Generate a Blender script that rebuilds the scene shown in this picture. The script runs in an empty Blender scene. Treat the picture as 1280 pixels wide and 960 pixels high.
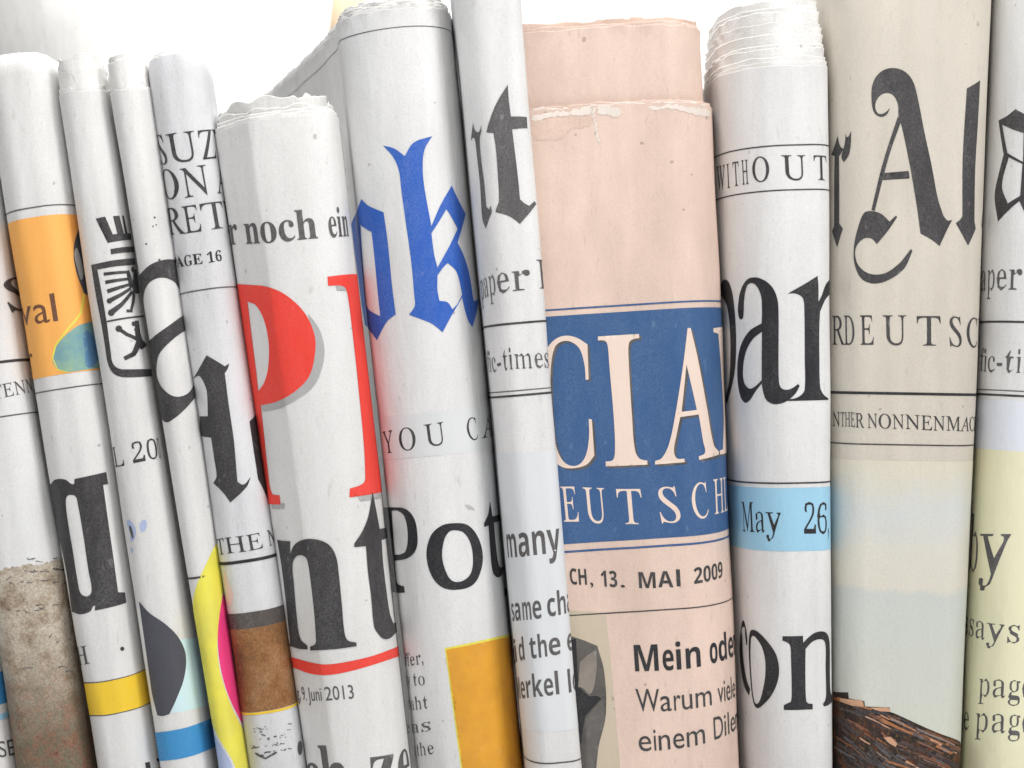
import bpy, math, random
import numpy as np
from mathutils import Vector
from mathutils.geometry import delaunay_2d_cdt

# ------------------------------------------------------------------ camera, light, exposure
sc = bpy.context.scene
COL = sc.collection
MM = 0.001
D = 666.667            # camera distance in mm to the front of the row
U = 0.3125             # mm per photograph pixel at that distance

cam_d = bpy.data.cameras.new('camera')
cam_d.lens = 60.0; cam_d.sensor_width = 36.0
cam_d.clip_start = 0.02; cam_d.clip_end = 20.0
cam_d.dof.use_dof = True; cam_d.dof.focus_distance = (D + 6) * MM; cam_d.dof.aperture_fstop = 9.0
cam = bpy.data.objects.new('camera', cam_d); COL.objects.link(cam)
cam.location = (0, -D * MM, 0); cam.rotation_euler = (math.radians(90), 0, 0)
sc.camera = cam

world = bpy.data.worlds.new('World'); sc.world = world; world.use_nodes = True
wb = world.node_tree.nodes['Background']
wb.inputs[0].default_value = (1.0, 0.985, 0.98, 1); wb.inputs[1].default_value = 0.14

def area(name, loc, target, size, power, col=(1, 1, 1)):
    l = bpy.data.lights.new(name, 'AREA'); l.energy = power; l.size = size; l.color = col
    o = bpy.data.objects.new(name, l); COL.objects.link(o); o.location = loc
    d = Vector(target) - Vector(loc)
    o.rotation_euler = d.to_track_quat('-Z', 'Y').to_euler()
    return o
area('softbox_key', (0.60, -0.62, 0.50), (0.0, 0.0, 0.06), 0.30, 6.0, (1, 0.985, 0.965))
area('softbox_top', (-0.12, -0.34, 0.60), (-0.02, 0.02, 0.14), 0.4, 3.5, (1, 1, 1))
area('backdrop_lamp', (0.0, 0.35, 1.15), (0.0, 1.0, 0.2), 0.8, 26.0, (1, 1, 1))
vs = sc.view_settings
vs.view_transform = 'Standard'; vs.look = 'None'; vs.exposure = 0.0; vs.gamma = 1.0; vs.use_curve_mapping = False

# ------------------------------------------------------------------ materials
def lin(c):
    return tuple(((v / 255) / 12.92 if v / 255 <= 0.04045 else ((v / 255 + 0.055) / 1.055) ** 2.4) for v in c) + (1,)

def new_mat(name, rough=0.75, spec=0.25):
    m = bpy.data.materials.new(name); m.use_nodes = True
    nt = m.node_tree; b = nt.nodes['Principled BSDF']
    b.inputs['Roughness'].default_value = rough
    b.inputs['Specular IOR Level'].default_value = spec
    tc = nt.nodes.new('ShaderNodeTexCoord')
    return m, nt, b, tc.outputs['Object']

def noise(nt, co, scale, detail=3, rough=0.55, stretch=None, seed=0.0):
    if stretch or seed:
        mp = nt.nodes.new('ShaderNodeMapping'); nt.links.new(co, mp.inputs[0])
        mp.inputs['Location'].default_value = (seed, seed * 0.7, -seed)
        if stretch: mp.inputs['Scale'].default_value = stretch
        co = mp.outputs[0]
    n = nt.nodes.new('ShaderNodeTexNoise'); nt.links.new(co, n.inputs['Vector'])
    n.inputs['Scale'].default_value = scale; n.inputs['Detail'].default_value = detail
    n.inputs['Roughness'].default_value = rough
    return n.outputs['Fac']

def ramp(nt, fac, stops, interp='LINEAR'):
    r = nt.nodes.new('ShaderNodeValToRGB'); nt.links.new(fac, r.inputs[0])
    cr = r.color_ramp; cr.interpolation = interp
    while len(cr.elements) < len(stops): cr.elements.new(0.5)
    for e, (p, c) in zip(cr.elements, stops):
        e.position = p; e.color = c if len(c) == 4 else tuple(c) + (1,)
    return r.outputs[0]

def mix(nt, a, b, fac, mode='MIX'):
    m = nt.nodes.new('ShaderNodeMix'); m.data_type = 'RGBA'; m.blend_type = mode
    for sock, v in ((m.inputs[0], fac), (m.inputs[6], a), (m.inputs[7], b)):
        if hasattr(v, 'is_output') or isinstance(v, bpy.types.NodeSocket): nt.links.new(v, sock)
        else: sock.default_value = v
    return m.outputs[2]

def bump(nt, b, h, strength, dist):
    n = nt.nodes.new('ShaderNodeBump'); n.inputs['Strength'].default_value = strength
    n.inputs['Distance'].default_value = dist
    nt.links.new(h, n.inputs['Height']); nt.links.new(n.outputs[0], b.inputs['Normal'])

def paper_relief(nt, b, co, k=1.0):
    a = noise(nt, co, 60, 4, 0.6, (1, 1, 0.35))
    c = noise(nt, co, 900, 3, 0.6)
    s = nt.nodes.new('ShaderNodeMath'); s.operation = 'MULTIPLY_ADD'
    nt.links.new(c, s.inputs[0]); s.inputs[1].default_value = 0.10; nt.links.new(a, s.inputs[2])
    rd = nt.nodes.new('ShaderNodeMath'); rd.operation = 'SUBTRACT'; nt.links.new(noise(nt, co, 34, 2, 0.5, (1, 1, 0.45), 6.6), rd.inputs[0]); rd.inputs[1].default_value = 0.5
    ra = nt.nodes.new('ShaderNodeMath'); ra.operation = 'ABSOLUTE'; nt.links.new(rd.outputs[0], ra.inputs[0])
    rs = nt.nodes.new('ShaderNodeMath'); rs.operation = 'MULTIPLY_ADD'; nt.links.new(ra.outputs[0], rs.inputs[0]); rs.inputs[1].default_value = 1.3; nt.links.new(s.outputs[0], rs.inputs[2])
    bump(nt, b, rs.outputs[0], 0.6 * k, 0.0015)

def paper_mat(name, rgb, mott=0.05, seed=1.0, k=1.0):
    m, nt, b, co = new_mat(name, 0.72, 0.2)
    base = rgb
    dark = tuple(v * (1 - mott * 2.0) for v in base[:3]) + (1,)
    c1 = mix(nt, base, dark, ramp(nt, noise(nt, co, 38, 5, 0.6, (1, 1, 0.5), seed), [(0.35, (0, 0, 0)), (0.75, (1, 1, 1))]))
    st = ramp(nt, noise(nt, co, 55, 4, 0.6, (1, 1, 0.07), seed * 2), [(0.34, (0.89, 0.885, 0.875)), (0.6, (1, 1, 1))])
    c1 = mix(nt, c1, st, 0.9, 'MULTIPLY')
    grain = ramp(nt, noise(nt, co, 1500, 2, 0.7), [(0.25, (0.86,) * 3), (0.55, (1.0,) * 3)])
    c2 = mix(nt, c1, grain, 0.8, 'MULTIPLY')
    fibre = ramp(nt, noise(nt, co, 420, 2, 0.5, (1, 1, 0.3), seed * 3), [(0.2, (0.8, 0.8, 0.79)), (0.34, (1, 1, 1))])
    c3 = mix(nt, c2, fibre, 0.7, 'MULTIPLY')
    # ghost of the text on the reverse of the sheet, and specks
    speck = ramp(nt, noise(nt, co, 260, 1, 0.3, None, seed * 5), [(0.19, (0.45, 0.44, 0.43)), (0.215, (1, 1, 1))])
    c4 = mix(nt, c3, speck, 0.6, 'MULTIPLY')
    nt.links.new(c4, b.inputs['Base Color'])
    paper_relief(nt, b, co, k)
    return m

def ink_mat(name, rgb, wear=0.35, halftone=0.0, rgb2=None, paper=(0.72, 0.72, 0.70, 1)):
    m, nt, b, co = new_mat(name, 0.6, 0.3)
    c = rgb
    if rgb2: c = mix(nt, rgb, rgb2, ramp(nt, noise(nt, co, 70, 4, 0.6), [(0.35, (0, 0, 0)), (0.65, (1, 1, 1))]))
    g = ramp(nt, noise(nt, co, 1300, 3, 0.75), [(0.36, (0, 0, 0)), (0.74, (1, 1, 1))])
    un = nt.nodes.new('ShaderNodeMath'); un.operation = 'MULTIPLY_ADD'; nt.links.new(noise(nt, co, 90, 4, 0.7, (1, 1, 0.4)), un.inputs[0]); un.inputs[1].default_value = 3.2 * wear; un.inputs[2].default_value = -0.9 * wear; un.use_clamp = True
    g2 = nt.nodes.new('ShaderNodeMath'); g2.operation = 'MULTIPLY'; nt.links.new(g, g2.inputs[0]); nt.links.new(un.outputs[0], g2.inputs[1])
    c = mix(nt, c, paper, g2.outputs[0])
    scr = ramp(nt, noise(nt, co, 300, 2, 0.4, (1, 1, 0.5)), [(0.70, (0, 0, 0)), (0.76, (1, 1, 1))])
    g3 = nt.nodes.new('ShaderNodeMath'); g3.operation = 'MULTIPLY'; nt.links.new(scr, g3.inputs[0]); g3.inputs[1].default_value = wear * 0.8
    c = mix(nt, c, paper, g3.outputs[0])
    if halftone:
        w = nt.nodes.new('ShaderNodeTexWave'); w.wave_type = 'BANDS'; w.bands_direction = 'DIAGONAL'
        w.inputs['Scale'].default_value = 620; w.inputs['Distortion'].default_value = 1.2; w.inputs['Detail'].default_value = 1
        nt.links.new(co, w.inputs[0])
        h = nt.nodes.new('ShaderNodeMath'); h.operation = 'MULTIPLY'; nt.links.new(w.outputs['Fac'], h.inputs[0]); h.inputs[1].default_value = halftone
        c = mix(nt, c, paper, h.outputs[0])
    nt.links.new(c, b.inputs['Base Color'])
    paper_relief(nt, b, co)
    return m

WHITE = (0.79, 0.785, 0.775, 1)
M = {
 'white': paper_mat('newsprint_white', WHITE, 0.05, 1.3),
 'white2': paper_mat('newsprint_soft_white', (0.785, 0.785, 0.785, 1), 0.06, 4.1),
 'grey': paper_mat('newsprint_greyish', (0.715, 0.72, 0.74, 1), 0.07, 2.2, 1.5),
 'pink': paper_mat('newsprint_salmon', (0.80, 0.62, 0.53, 1), 0.09, 5.5),
 'pink_torn': paper_mat('newsprint_salmon_torn', (0.795, 0.60, 0.50, 1), 0.10, 7.5, 1.6),  # deeper salmon paints in the orange shading of torn edges; also worn paper
 'torn_pale': paper_mat('newsprint_salmon_pale', (0.83, 0.74, 0.67, 1), 0.06, 6.5, 1.6),
 'beige': paper_mat('newsprint_beige', (0.63, 0.585, 0.51, 1), 0.05, 8.2, 0.8),
 'torn': paper_mat('newsprint_torn_edge', (0.83, 0.82, 0.80, 1), 0.05, 9.9, 1.6),
 'kraft': paper_mat('kraft_brown', (0.72, 0.56, 0.38, 1), 0.1, 3.9),
 'black': ink_mat('ink_black', lin((54, 52, 54)), 0.12),
 'dark': ink_mat('ink_deep_black', lin((36, 36, 40)), 0.07),
 'soft': ink_mat('ink_grey', lin((80, 78, 79)), 0.18),
 'shadow_ink': ink_mat('ink_light_grey', lin((168, 168, 168)), 0.2),
 'red': ink_mat('ink_red', lin((232, 66, 54)), 0.06),
 'blue': ink_mat('ink_royal_blue', lin((40, 92, 182)), 0.13),
 'navy': ink_mat('ink_press_blue', lin((24, 74, 128)), 0.16, 0.16, paper=(0.36, 0.47, 0.58, 1)),
 'navy_line': ink_mat('ink_press_blue_line', lin((44, 84, 136)), 0.15),
 'salmon_ink': ink_mat('unprinted_salmon', (0.78, 0.63, 0.54, 1), 0.05),
 'cyan': ink_mat('ink_cyan', lin((28, 138, 200)), 0.05, 0.10),
 'sky': ink_mat('ink_sky_blue', lin((150, 200, 226)), 0.08, 0.08),
 'ice': ink_mat('ink_pale_ice', lin((203, 232, 238)), 0.15, 0.1),
 'yellow': ink_mat('ink_yellow', lin((240, 200, 42)), 0.07, 0.04),
 'lemon': ink_mat('ink_lemon', lin((236, 226, 72)), 0.07, 0.05, lin((222, 214, 84))),
 'magenta': ink_mat('ink_magenta', lin((240, 62, 130)), 0.05),
 'lilac': ink_mat('ink_lilac', lin((172, 186, 220)), 0.1, 0.05),
 'orange': ink_mat('ink_orange', lin((248, 176, 88)), 0.06, 0.16, paper=(0.85, 0.62, 0.32, 1)),
 'brown_ink': ink_mat('ink_brown', lin((110, 66, 40)), 0.15),
 'ochre': ink_mat('ink_ochre', lin((228, 162, 26)), 0.05, 0.05, lin((214, 148, 30))),
 'tint': ink_mat('ink_tint', lin((214, 216, 217)), 0.2),
 'tint2': ink_mat('ink_tint_column', lin((216, 219, 222)), 0.2),
 'slate': ink_mat('ink_slate', lin((70, 70, 80)), 0.08, 0.10, paper=(0.3, 0.3, 0.33, 1)),
 'photo_beige': ink_mat('ink_photo_beige', lin((196, 182, 160)), 0.1, 0.05),
 'suit': ink_mat('ink_suit', lin((62, 60, 58)), 0.12, 0.05, lin((92, 86, 80))),
 'suit_light': ink_mat('ink_suit_light', lin((98, 93, 88)), 0.15, 0.06, lin((76, 72, 70))),
 'collar': ink_mat('ink_collar', lin((148, 138, 128)), 0.12, 0.05, lin((112, 104, 98))),
 'lemon_tint': ink_mat('ink_lemon_tint', lin((224, 221, 188)), 0.12, 0.04),
 'lilac_tint': ink_mat('ink_lilac_tint', lin((215, 219, 228)), 0.12),
 'blue_tint': ink_mat('ink_blue_tint', lin((66, 124, 168)), 0.15, 0.15),
 'globe': ink_mat('ink_globe', lin((78, 140, 176)), 0.12, 0.2, lin((140, 178, 150)), (0.55, 0.6, 0.45, 1)),
 'band_dark': ink_mat('ink_band_dark', lin((66, 56, 52)), 0.12, 0.08),
 'pink_smear': ink_mat('ink_pink_smear', lin((226, 190, 200)), 0.6),
}
def picture_mat(name, stops, scale, seed, sp=0.2, stretch=None, streak=True):
    m, nt, b, co = new_mat(name, 0.62, 0.25)
    a = noise(nt, co, scale, 6, 0.68, stretch, seed)
    c = ramp(nt, a, stops)
    f = ramp(nt, noise(nt, co, 1100, 3, 0.8), [(0.3, (1 - sp * 1.6,) * 3), (0.7, (1 + sp * 0.4,) * 3)])
    c = mix(nt, c, f, 1.0, 'MULTIPLY')
    h = noise(nt, co, 800, 2, 0.5, None, seed + 2)
    c = mix(nt, c, lin((150, 120, 70)), ramp(nt, h, [(0.55, (0, 0, 0)), (0.8, (0.55,) * 3)]))
    nt.links.new(c, b.inputs['Base Color']); paper_relief(nt, b, co)
    return m
def sand_mat():
    m, nt, b, co = new_mat('print_sand_blend', 0.62, 0.25)
    pal = [[(0.3, lin((128, 108, 92))), (0.45, lin((184, 168, 148))), (0.56, lin((208, 198, 182))), (0.72, lin((172, 164, 146)))],
           [(0.28, lin((92, 62, 54))), (0.42, lin((150, 112, 92))), (0.56, lin((118, 116, 96))), (0.66, lin((168, 130, 112))), (0.8, lin((112, 84, 76)))]]
    a = ramp(nt, noise(nt, co, 110, 6, 0.7, None, 3), pal[0]); c = ramp(nt, noise(nt, co, 230, 6, 0.75, None, 8), pal[1])
    sx = nt.nodes.new('ShaderNodeSeparateXYZ'); nt.links.new(co, sx.inputs[0])
    ma = nt.nodes.new('ShaderNodeMath'); ma.operation = 'MULTIPLY_ADD'; nt.links.new(noise(nt, co, 70, 5, 0.65), ma.inputs[0]); ma.inputs[1].default_value = 0.05; nt.links.new(sx.outputs[2], ma.inputs[2])
    f = ramp(nt, ma.outputs[0], [(0.085, (1, 1, 1)), (0.13, (0, 0, 0))])
    c = mix(nt, a, c, f)
    g = ramp(nt, noise(nt, co, 1200, 4, 0.85), [(0.32, (0.5,) * 3), (0.62, (1.06,) * 3)])
    nt.links.new(mix(nt, c, g, 1.0, 'MULTIPLY'), b.inputs['Base Color']); paper_relief(nt, b, co)
    return m
M['sand'] = sand_mat()
M['brown_photo'] = picture_mat('print_brown', [(0.3, lin((118, 84, 58))), (0.5, lin((156, 110, 70))), (0.68, lin((176, 136, 100)))], 60, 5.0, 0.3)
M['log_base'] = picture_mat('print_log_base', [(0.3, lin((30, 27, 28))), (0.5, lin((60, 48, 44))), (0.68, lin((126, 70, 40)))], 120, 6.0, 0.3)
LOGC = [(150, 96, 62), (92, 66, 56), (178, 130, 96), (64, 52, 50), (196, 150, 120), (52, 46, 48), (120, 72, 46), (160, 100, 56), (84, 80, 84), (140, 120, 112), (60, 40, 34), (104, 92, 88)]
for i, c in enumerate(LOGC): M['log%d' % i] = ink_mat('ink_log_tone', lin(c), 0.12)

def sky_print_mat():
    m, nt, b, co = new_mat('print_sky', 0.62, 0.25)
    sx = nt.nodes.new('ShaderNodeSeparateXYZ'); nt.links.new(co, sx.inputs[0])
    mr = nt.nodes.new('ShaderNodeMapRange'); nt.links.new(sx.outputs[2], mr.inputs[0])
    mr.inputs[1].default_value = 0.04; mr.inputs[2].default_value = 0.175       # height over the table
    wob = nt.nodes.new('ShaderNodeMath'); wob.operation = 'MULTIPLY_ADD'
    nt.links.new(noise(nt, co, 25, 3), wob.inputs[0]); wob.inputs[1].default_value = 0.16; nt.links.new(mr.outputs[0], wob.inputs[2])
    z = lambda py: ((1120 - py) * U * MM - 0.04) / 0.135 + 0.08
    c = ramp(nt, wob.outputs[0], [(z(960), lin((204, 206, 194))), (z(745), lin((196, 200, 195))), (z(737), lin((210, 206, 194))),
                                  (z(690), lin((210, 207, 196))), (z(640), lin((203, 206, 204))), (z(575), lin((210, 205, 190)))])
    g = ramp(nt, noise(nt, co, 1300, 2, 0.7), [(0.3, (0.9,) * 3), (0.6, (1,) * 3)])
    nt.links.new(mix(nt, c, g, 0.8, 'MULTIPLY'), b.inputs['Base Color']); paper_relief(nt, b, co)
    return m
M['sky_print'] = sky_print_mat()

# ------------------------------------------------------------------ geometry helpers
CAM = np.array([0.0, -D, 0.0])
FLOOR = -200.0
def wpt(px, py, y=0.0):
    k = (D + y) / D
    return np.array([(px - 640) * U * k, y, (480 - py) * U * k])

def link_mesh(name, verts, faces, mat, parent, smooth=True):
    me = bpy.data.meshes.new(name); me.from_pydata([tuple(v) for v in verts], [], faces)
    me.materials.append(mat)
    if smooth: me.polygons.foreach_set('use_smooth', [True] * len(me.polygons))
    me.update()
    o = bpy.data.objects.new(name, me); COL.objects.link(o); o.parent = parent
    return o

def tube(rl, rr, dl, dr, depth=60, p=2.0, bulge=0.0):
    pts = [(-1.0, float(depth))]
    n = 18
    for i in range(n + 1):
        th = math.pi / 2 * i / n
        pts.append((-1 + rl * (1 - math.cos(th) ** (2 / p)), dl * (1 - math.sin(th) ** (2 / p))))
    for i in range(n, -1, -1):
        th = math.pi / 2 * i / n
        pts.append((1 - rr * (1 - math.cos(th) ** (2 / p)), dr * (1 - math.sin(th) ** (2 / p))))
    pts.append((1.0, float(depth)))
    out = []
    for q in pts:
        q = (q[0], q[1] - bulge * max(0, 1 - q[0] ** 2))
        if not out or abs(out[-1][0] - q[0]) + abs(out[-1][1] - q[1]) > 1e-4: out.append(q)
    return out

def chaikin(pts, it=2):
    for _ in range(it):
        o = [pts[0]]
        for a, b in zip(pts[:-1], pts[1:]):
            o.append((a[0] * .75 + b[0] * .25, a[1] * .75 + b[1] * .25)); o.append((a[0] * .25 + b[0] * .75, a[1] * .25 + b[1] * .75))
        o.append(pts[-1]); pts = o
    return pts

class Paper:
    """A folded newspaper standing on its end: a section swept along a leaning axis."""
    def __init__(s, name, L, R, y0, side, section, top, seed, wob=0.55, curl=0.0):
        s.name = name; s.rng = random.Random(seed)
        sl, sr = side if isinstance(side, tuple) else (side, side)
        l0, l1, r0, r1 = wpt(L[0], 0, y0 + sl), wpt(L[1], 960, y0 + sl), wpt(R[0], 0, y0 + sr), wpt(R[1], 960, y0 + sr)
        at = lambda p, q, z: p + (q - p) * (z - p[2]) / (q[2] - p[2])          # point of an edge line at a height
        zt, zb = 150.0, -150.0
        c0 = (at(l0, l1, zt) + at(r0, r1, zt)) / 2; c1 = (at(l0, l1, zb) + at(r0, r1, zb)) / 2; c0[1] = c1[1] = 0
        a = c0 - c1; s.a = a / np.linalg.norm(a)
        s.r = np.array([s.a[2], 0, -s.a[0]])
        s.Y = np.array([0, 1.0, 0])
        s.O = (c0 + c1) / 2; s.O[1] = y0
        s.W0 = (at(r0, r1, zt) - at(l0, l1, zt))[0] / 2 * s.a[2] - 0.7; s.W1 = (at(r0, r1, zb) - at(l0, l1, zb))[0] / 2 * s.a[2] - 0.7
        s.Wm = (s.W0 + s.W1) / 2
        P = np.array(section, float)
        d = np.hypot(np.diff(P[:, 0]) * s.Wm, np.diff(P[:, 1])); cs = np.concatenate([[0], np.cumsum(d)])
        fine = []; u = 0.0
        while u < cs[-1]:
            fine.append(u); yy = np.interp(u, cs, P[:, 1]); u += 0.7 if yy < 34 else 4.0
        fine.append(cs[-1]); fine = np.array(fine)
        x = np.interp(fine, cs, P[:, 0]); y = np.interp(fine, cs, P[:, 1])
        zero = np.interp(0.0, x[(y < 30)], fine[(y < 30)]) if (np.diff(x[y < 30]) > -1e-9).all() else fine[np.argmin(np.abs(x) + (y > 30) * 10)]
        fan = np.clip((y - 24) / 16, 0, 1); x = x + np.sign(x) * 0.85 / s.Wm * fan * fan * (3 - 2 * fan)   # unseen back edges flared onto the neighbours to block backdrop light leaking through
        s.sx, s.sy, s.ss = x, y, fine - zero
        tx = np.gradient(x * s.Wm, fine); ty = np.gradient(y, fine); n = np.hypot(tx, ty) + 1e-9
        s.nx, s.ny = ty / n, -tx / n
        s.waves = [(s.rng.uniform(0.02, 0.22), s.rng.uniform(0.01, 0.045), s.rng.uniform(0, 6.28), s.rng.uniform(0, 6.28), s.rng.uniform(.2, 1)) for _ in range(7)]
        s.wob = wob; s.curl = curl
        s.top = s.t_of(top[1], top[0]) if isinstance(top, tuple) else s.t_of(top)
        base = s.O + s.a * ((FLOOR - s.O[2]) / s.a[2]); s.base = base
        e = bpy.data.objects.new(name, None); COL.objects.link(e); e.location = tuple(base * MM); e.empty_display_size = 0.02
        s.e = e; s.page = None
    def lift(s, S):
        """the receding rear sheet keeps its top edge level although the spine leans"""
        xx = np.interp(S, s.ss, s.sx)
        return -s.r[2] * s.Wm * np.minimum(0, xx + 1)
    def W(s, t):
        f = (150 - t) / 300.0
        return s.W0 + (s.W1 - s.W0) * f
    def disp(s, S, T):
        o = 0
        for k1, k2, p1, p2, am in s.waves: o = o + am * np.sin(k1 * S + p1 + 1.3 * np.sin(k2 * T + p2)) * np.sin(k2 * T + p2 + 0.05 * S)
        o = o * s.wob / 2.2
        if s.curl: o = o - s.curl * np.clip((T - (s.top - 9)) / 9, 0, 1.4) ** 2.2
        return o
    def surf(s, S, T, off=0.0):
        x = np.interp(S, s.ss, s.sx); y = np.interp(S, s.ss, s.sy)
        nx = np.interp(S, s.ss, s.nx); ny = np.interp(S, s.ss, s.ny)
        h = off + s.disp(S, T)
        P = s.O[None] + np.outer(T, s.a) + np.outer(x * s.W(T) + nx * h, s.r) + np.outer(y + ny * h, s.Y)
        return P
    def t_of(s, py, px=None):
        """axis coordinate of the picture height py at the front of the sheet"""
        if px is None:
            m = (150 - 0) ; px = None
            # centre line at this height
            k = 1.0
            z = (480 - py) * U
            return (z - s.O[2]) / s.a[2] * (D + s.O[1]) / D
        return s.inv(px, py)[1]
    def inv(s, px, py):
        d = wpt(px, py) - CAM; q0 = CAM - s.O
        t = (480 - py) * U
        best = None
        for _ in range(3):
            W = s.W(t)
            X = s.sx * W; Yv = s.sy
            ox, oy = q0 @ s.r, q0[1]; dx, dy = d @ s.r, d[1]
            # signed side of each section vertex relative to the ray
            side = (X - ox) * dy - (Yv - oy) * dx
            idx = np.where(side[:-1] * side[1:] <= 0)[0]
            cand = None
            for i in idx:
                den = side[i] - side[i + 1]; f = side[i] / den if abs(den) > 1e-12 else 0
                hx = X[i] + (X[i + 1] - X[i]) * f; hy = Yv[i] + (Yv[i + 1] - Yv[i]) * f
                lam = ((hx - ox) * dx + (hy - oy) * dy) / (dx * dx + dy * dy)
                if cand is None or lam < cand[0]: cand = (lam, s.ss[i] + (s.ss[i + 1] - s.ss[i]) * f)
            if cand is None:
                i = int(np.argmin(np.abs(side) + (Yv > 45) * 1e6))
                lam = ((X[i] - ox) * dx + (Yv[i] - oy) * dy) / (dx * dx + dy * dy); cand = (lam, s.ss[i])
            t = (q0 + d * cand[0]) @ s.a
            best = cand
        return best[1], t
    # -- sheets
    def sheet(s, name, mat, dt=0.0, inset=0.0, rag=0.0, thick=0.2, smin=None, smax=None, seed=0, fine=0.5, flare=0.0, step=3.0, tear=0.25):
        rng = random.Random(hash((s.name, seed)) % 99991 if False else (len(s.name) * 131 + seed * 977 + int(abs(s.base[0]) * 10)))
        ss = s.ss
        if smin is not None: ss = ss[ss >= smin]
        if smax is not None: ss = ss[ss <= smax]
        n = len(ss)
        x = np.interp(ss, s.ss, s.sx)
        ph = [(rng.uniform(0.05, 0.5), rng.uniform(0, 6.28), rng.uniform(.3, 1)) for _ in range(5)]
        e = sum(a * np.sin(k * ss + p) for k, p, a in ph) / 2.0
        # torn bites: piecewise random levels with sharp ends plus a fine fringe
        lev = 0; arr = np.zeros(n); tgt = 0
        for i in range(n):
            if rng.random() < tear: tgt = rng.uniform(-1, 1)
            lev += (tgt - lev) * rng.choice([0.25, 0.6, 1.0]); arr[i] = lev
        fringe = np.array([rng.uniform(-1, 1) for _ in range(n)])
        top = s.top + dt + rag * (0.5 * e + 0.6 * arr) + fringe * 0.12 * min(1, rag * 2)
        top = top + s.lift(ss)
        bot = (FLOOR - s.O[2] - s.r[2] * x * s.Wm) / s.a[2]
        Lg = float(top.mean() - bot.mean())
        vs_ = [0.0]; h = 0.0
        while Lg - h > 12: h += step if Lg - h > 30 or step < 5 else 3.0; vs_.append(min(h, Lg - 8))
        h = vs_[-1]
        while h + fine < Lg: h += fine; vs_.append(h)
        vs_.append(Lg); v = np.array(sorted(set(vs_))) / Lg
        m = len(v)
        V = []
        fl = [(rng.uniform(0.1, 0.8), rng.uniform(0, 6.28)) for _ in range(3)]
        flw = sum(np.sin(k * ss + p) for k, p in fl) / 3
        for layer in (0, 1):
            for vi in v:
                T = bot + (top - bot) * vi
                dtop = np.clip(1 - (top - T) / 5.0, 0, 1) ** 2
                off = -inset - layer * thick + flare * dtop * (0.4 + flw)
                x_ = s.surf(ss, T, 0)
                nx = np.interp(ss, s.ss, s.nx); ny = np.interp(ss, s.ss, s.ny)
                V.append(x_ + (nx * off)[:, None] * s.r[None] + (ny * off)[:, None] * s.Y[None])
        V = (np.concatenate(V) - s.base[None]) * MM
        F = []
        B = n * m
        for j in range(m - 1):
            for i in range(n - 1):
                a = j * n + i
                F.append((a, a + 1, a + n + 1, a + n)); F.append((B + a, B + a + n, B + a + n + 1, B + a + 1))
        jt = (m - 1) * n
        for i in range(n - 1): F.append((jt + i, jt + i + 1, B + jt + i + 1, B + jt + i)); F.append((i + 1, i, B + i, B + i + 1))
        for j in range(m - 1):
            a = j * n; F.append((a, a + n, B + a + n, B + a)); a += n - 1; F.append((a + n, a, B + a, B + a + n))
        par = s.e
        o = link_mesh(name, V, F, mat, par)
        if name == 'outer_page': s.page = o
        return o
    # -- print on the outer sheet
    def ink(s, name, shapes, mat, level=0, label=None, grid=1.1, minstep=0.9, rough=0.0):
        rj = random.Random(77)
        if rough: minstep = 0.45
        VV = []; FF = []; step = 0.0
        for shape in shapes:
            cont = []
            for c in shape:
                c2 = []
                for i in range(len(c)):
                    a = c[i - 1]; b = c[i]; d = math.hypot(b[0] - a[0], b[1] - a[1]); k = max(1, int(d / minstep))
                    for q in range(1, k + 1): c2.append((a[0] + (b[0] - a[0]) * q / k, a[1] + (b[1] - a[1]) * q / k))
                cc = []
                for p in c2:
                    if not cc or math.hypot(p[0] - cc[-1][0], p[1] - cc[-1][1]) > 0.012: cc.append(p)
                if rough:
                    ph = [(rj.uniform(.3, 3.5), rj.uniform(0, 6.28)) for _ in range(6)]
                    cc = [(p[0] + rough * (0.5 * sum(math.sin(k_ * p[1] * 1.7 + k_ * p[0] + q_) for k_, q_ in ph) / 2 + rj.uniform(-.35, .35)), p[1] + rough * (0.5 * sum(math.cos(k_ * p[0] * 1.3 + q_) for k_, q_ in ph) / 2 + rj.uniform(-.35, .35))) for p in cc]
                while len(cc) > 2 and math.hypot(cc[0][0] - cc[-1][0], cc[0][1] - cc[-1][1]) <= 0.012: cc.pop()
                if len(cc) > 2: cont.append(cc)
            if not cont: continue
            pts = []; edges = []
            for c in cont:
                b = len(pts); pts += c; k = len(c); edges += [(b + i, b + (i + 1) % k) for i in range(k)]
            A_ = np.array([pts[e[0]] for e in edges]); B_ = np.array([pts[e[1]] for e in edges])
            def inside(Q):
                x = Q[:, 0][:, None]; y = Q[:, 1][:, None]
                c_ = (A_[:, 1][None] > y) != (B_[:, 1][None] > y)
                xi = (B_[:, 0] - A_[:, 0])[None] * (y - A_[:, 1][None]) / (B_[:, 1] - A_[:, 1] + 1e-12)[None] + A_[:, 0][None]
                return (c_ & (x < xi)).sum(1) % 2 == 1
            xs = [p[0] for p in pts]; ys = [p[1] for p in pts]
            gx = np.arange(min(xs) + grid / 2, max(xs), grid); gy = np.arange(min(ys) + grid, max(ys), grid * 2.2)
            if len(gx) * len(gy) > 9000: gy = np.arange(min(ys) + grid, max(ys), grid * 4)
            if len(gx) and len(gy):
                G_ = np.array([(a + 0.13 * math.sin(7.1 * i + 3.3 * j), b + 0.17 * math.sin(5.3 * i + 9.1 * j)) for i, a in enumerate(gx) for j, b in enumerate(gy)])
                G_ = G_[inside(G_)]; C_ = np.array(pts)
                if len(G_):
                    keep = np.concatenate([((g_[:, None, :] - C_[None]) ** 2).sum(2).min(1) > (0.3 * grid) ** 2 for g_ in np.array_split(G_, max(1, len(G_) // 500))])
                    G_ = G_[keep]
            else: G_ = []
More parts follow.
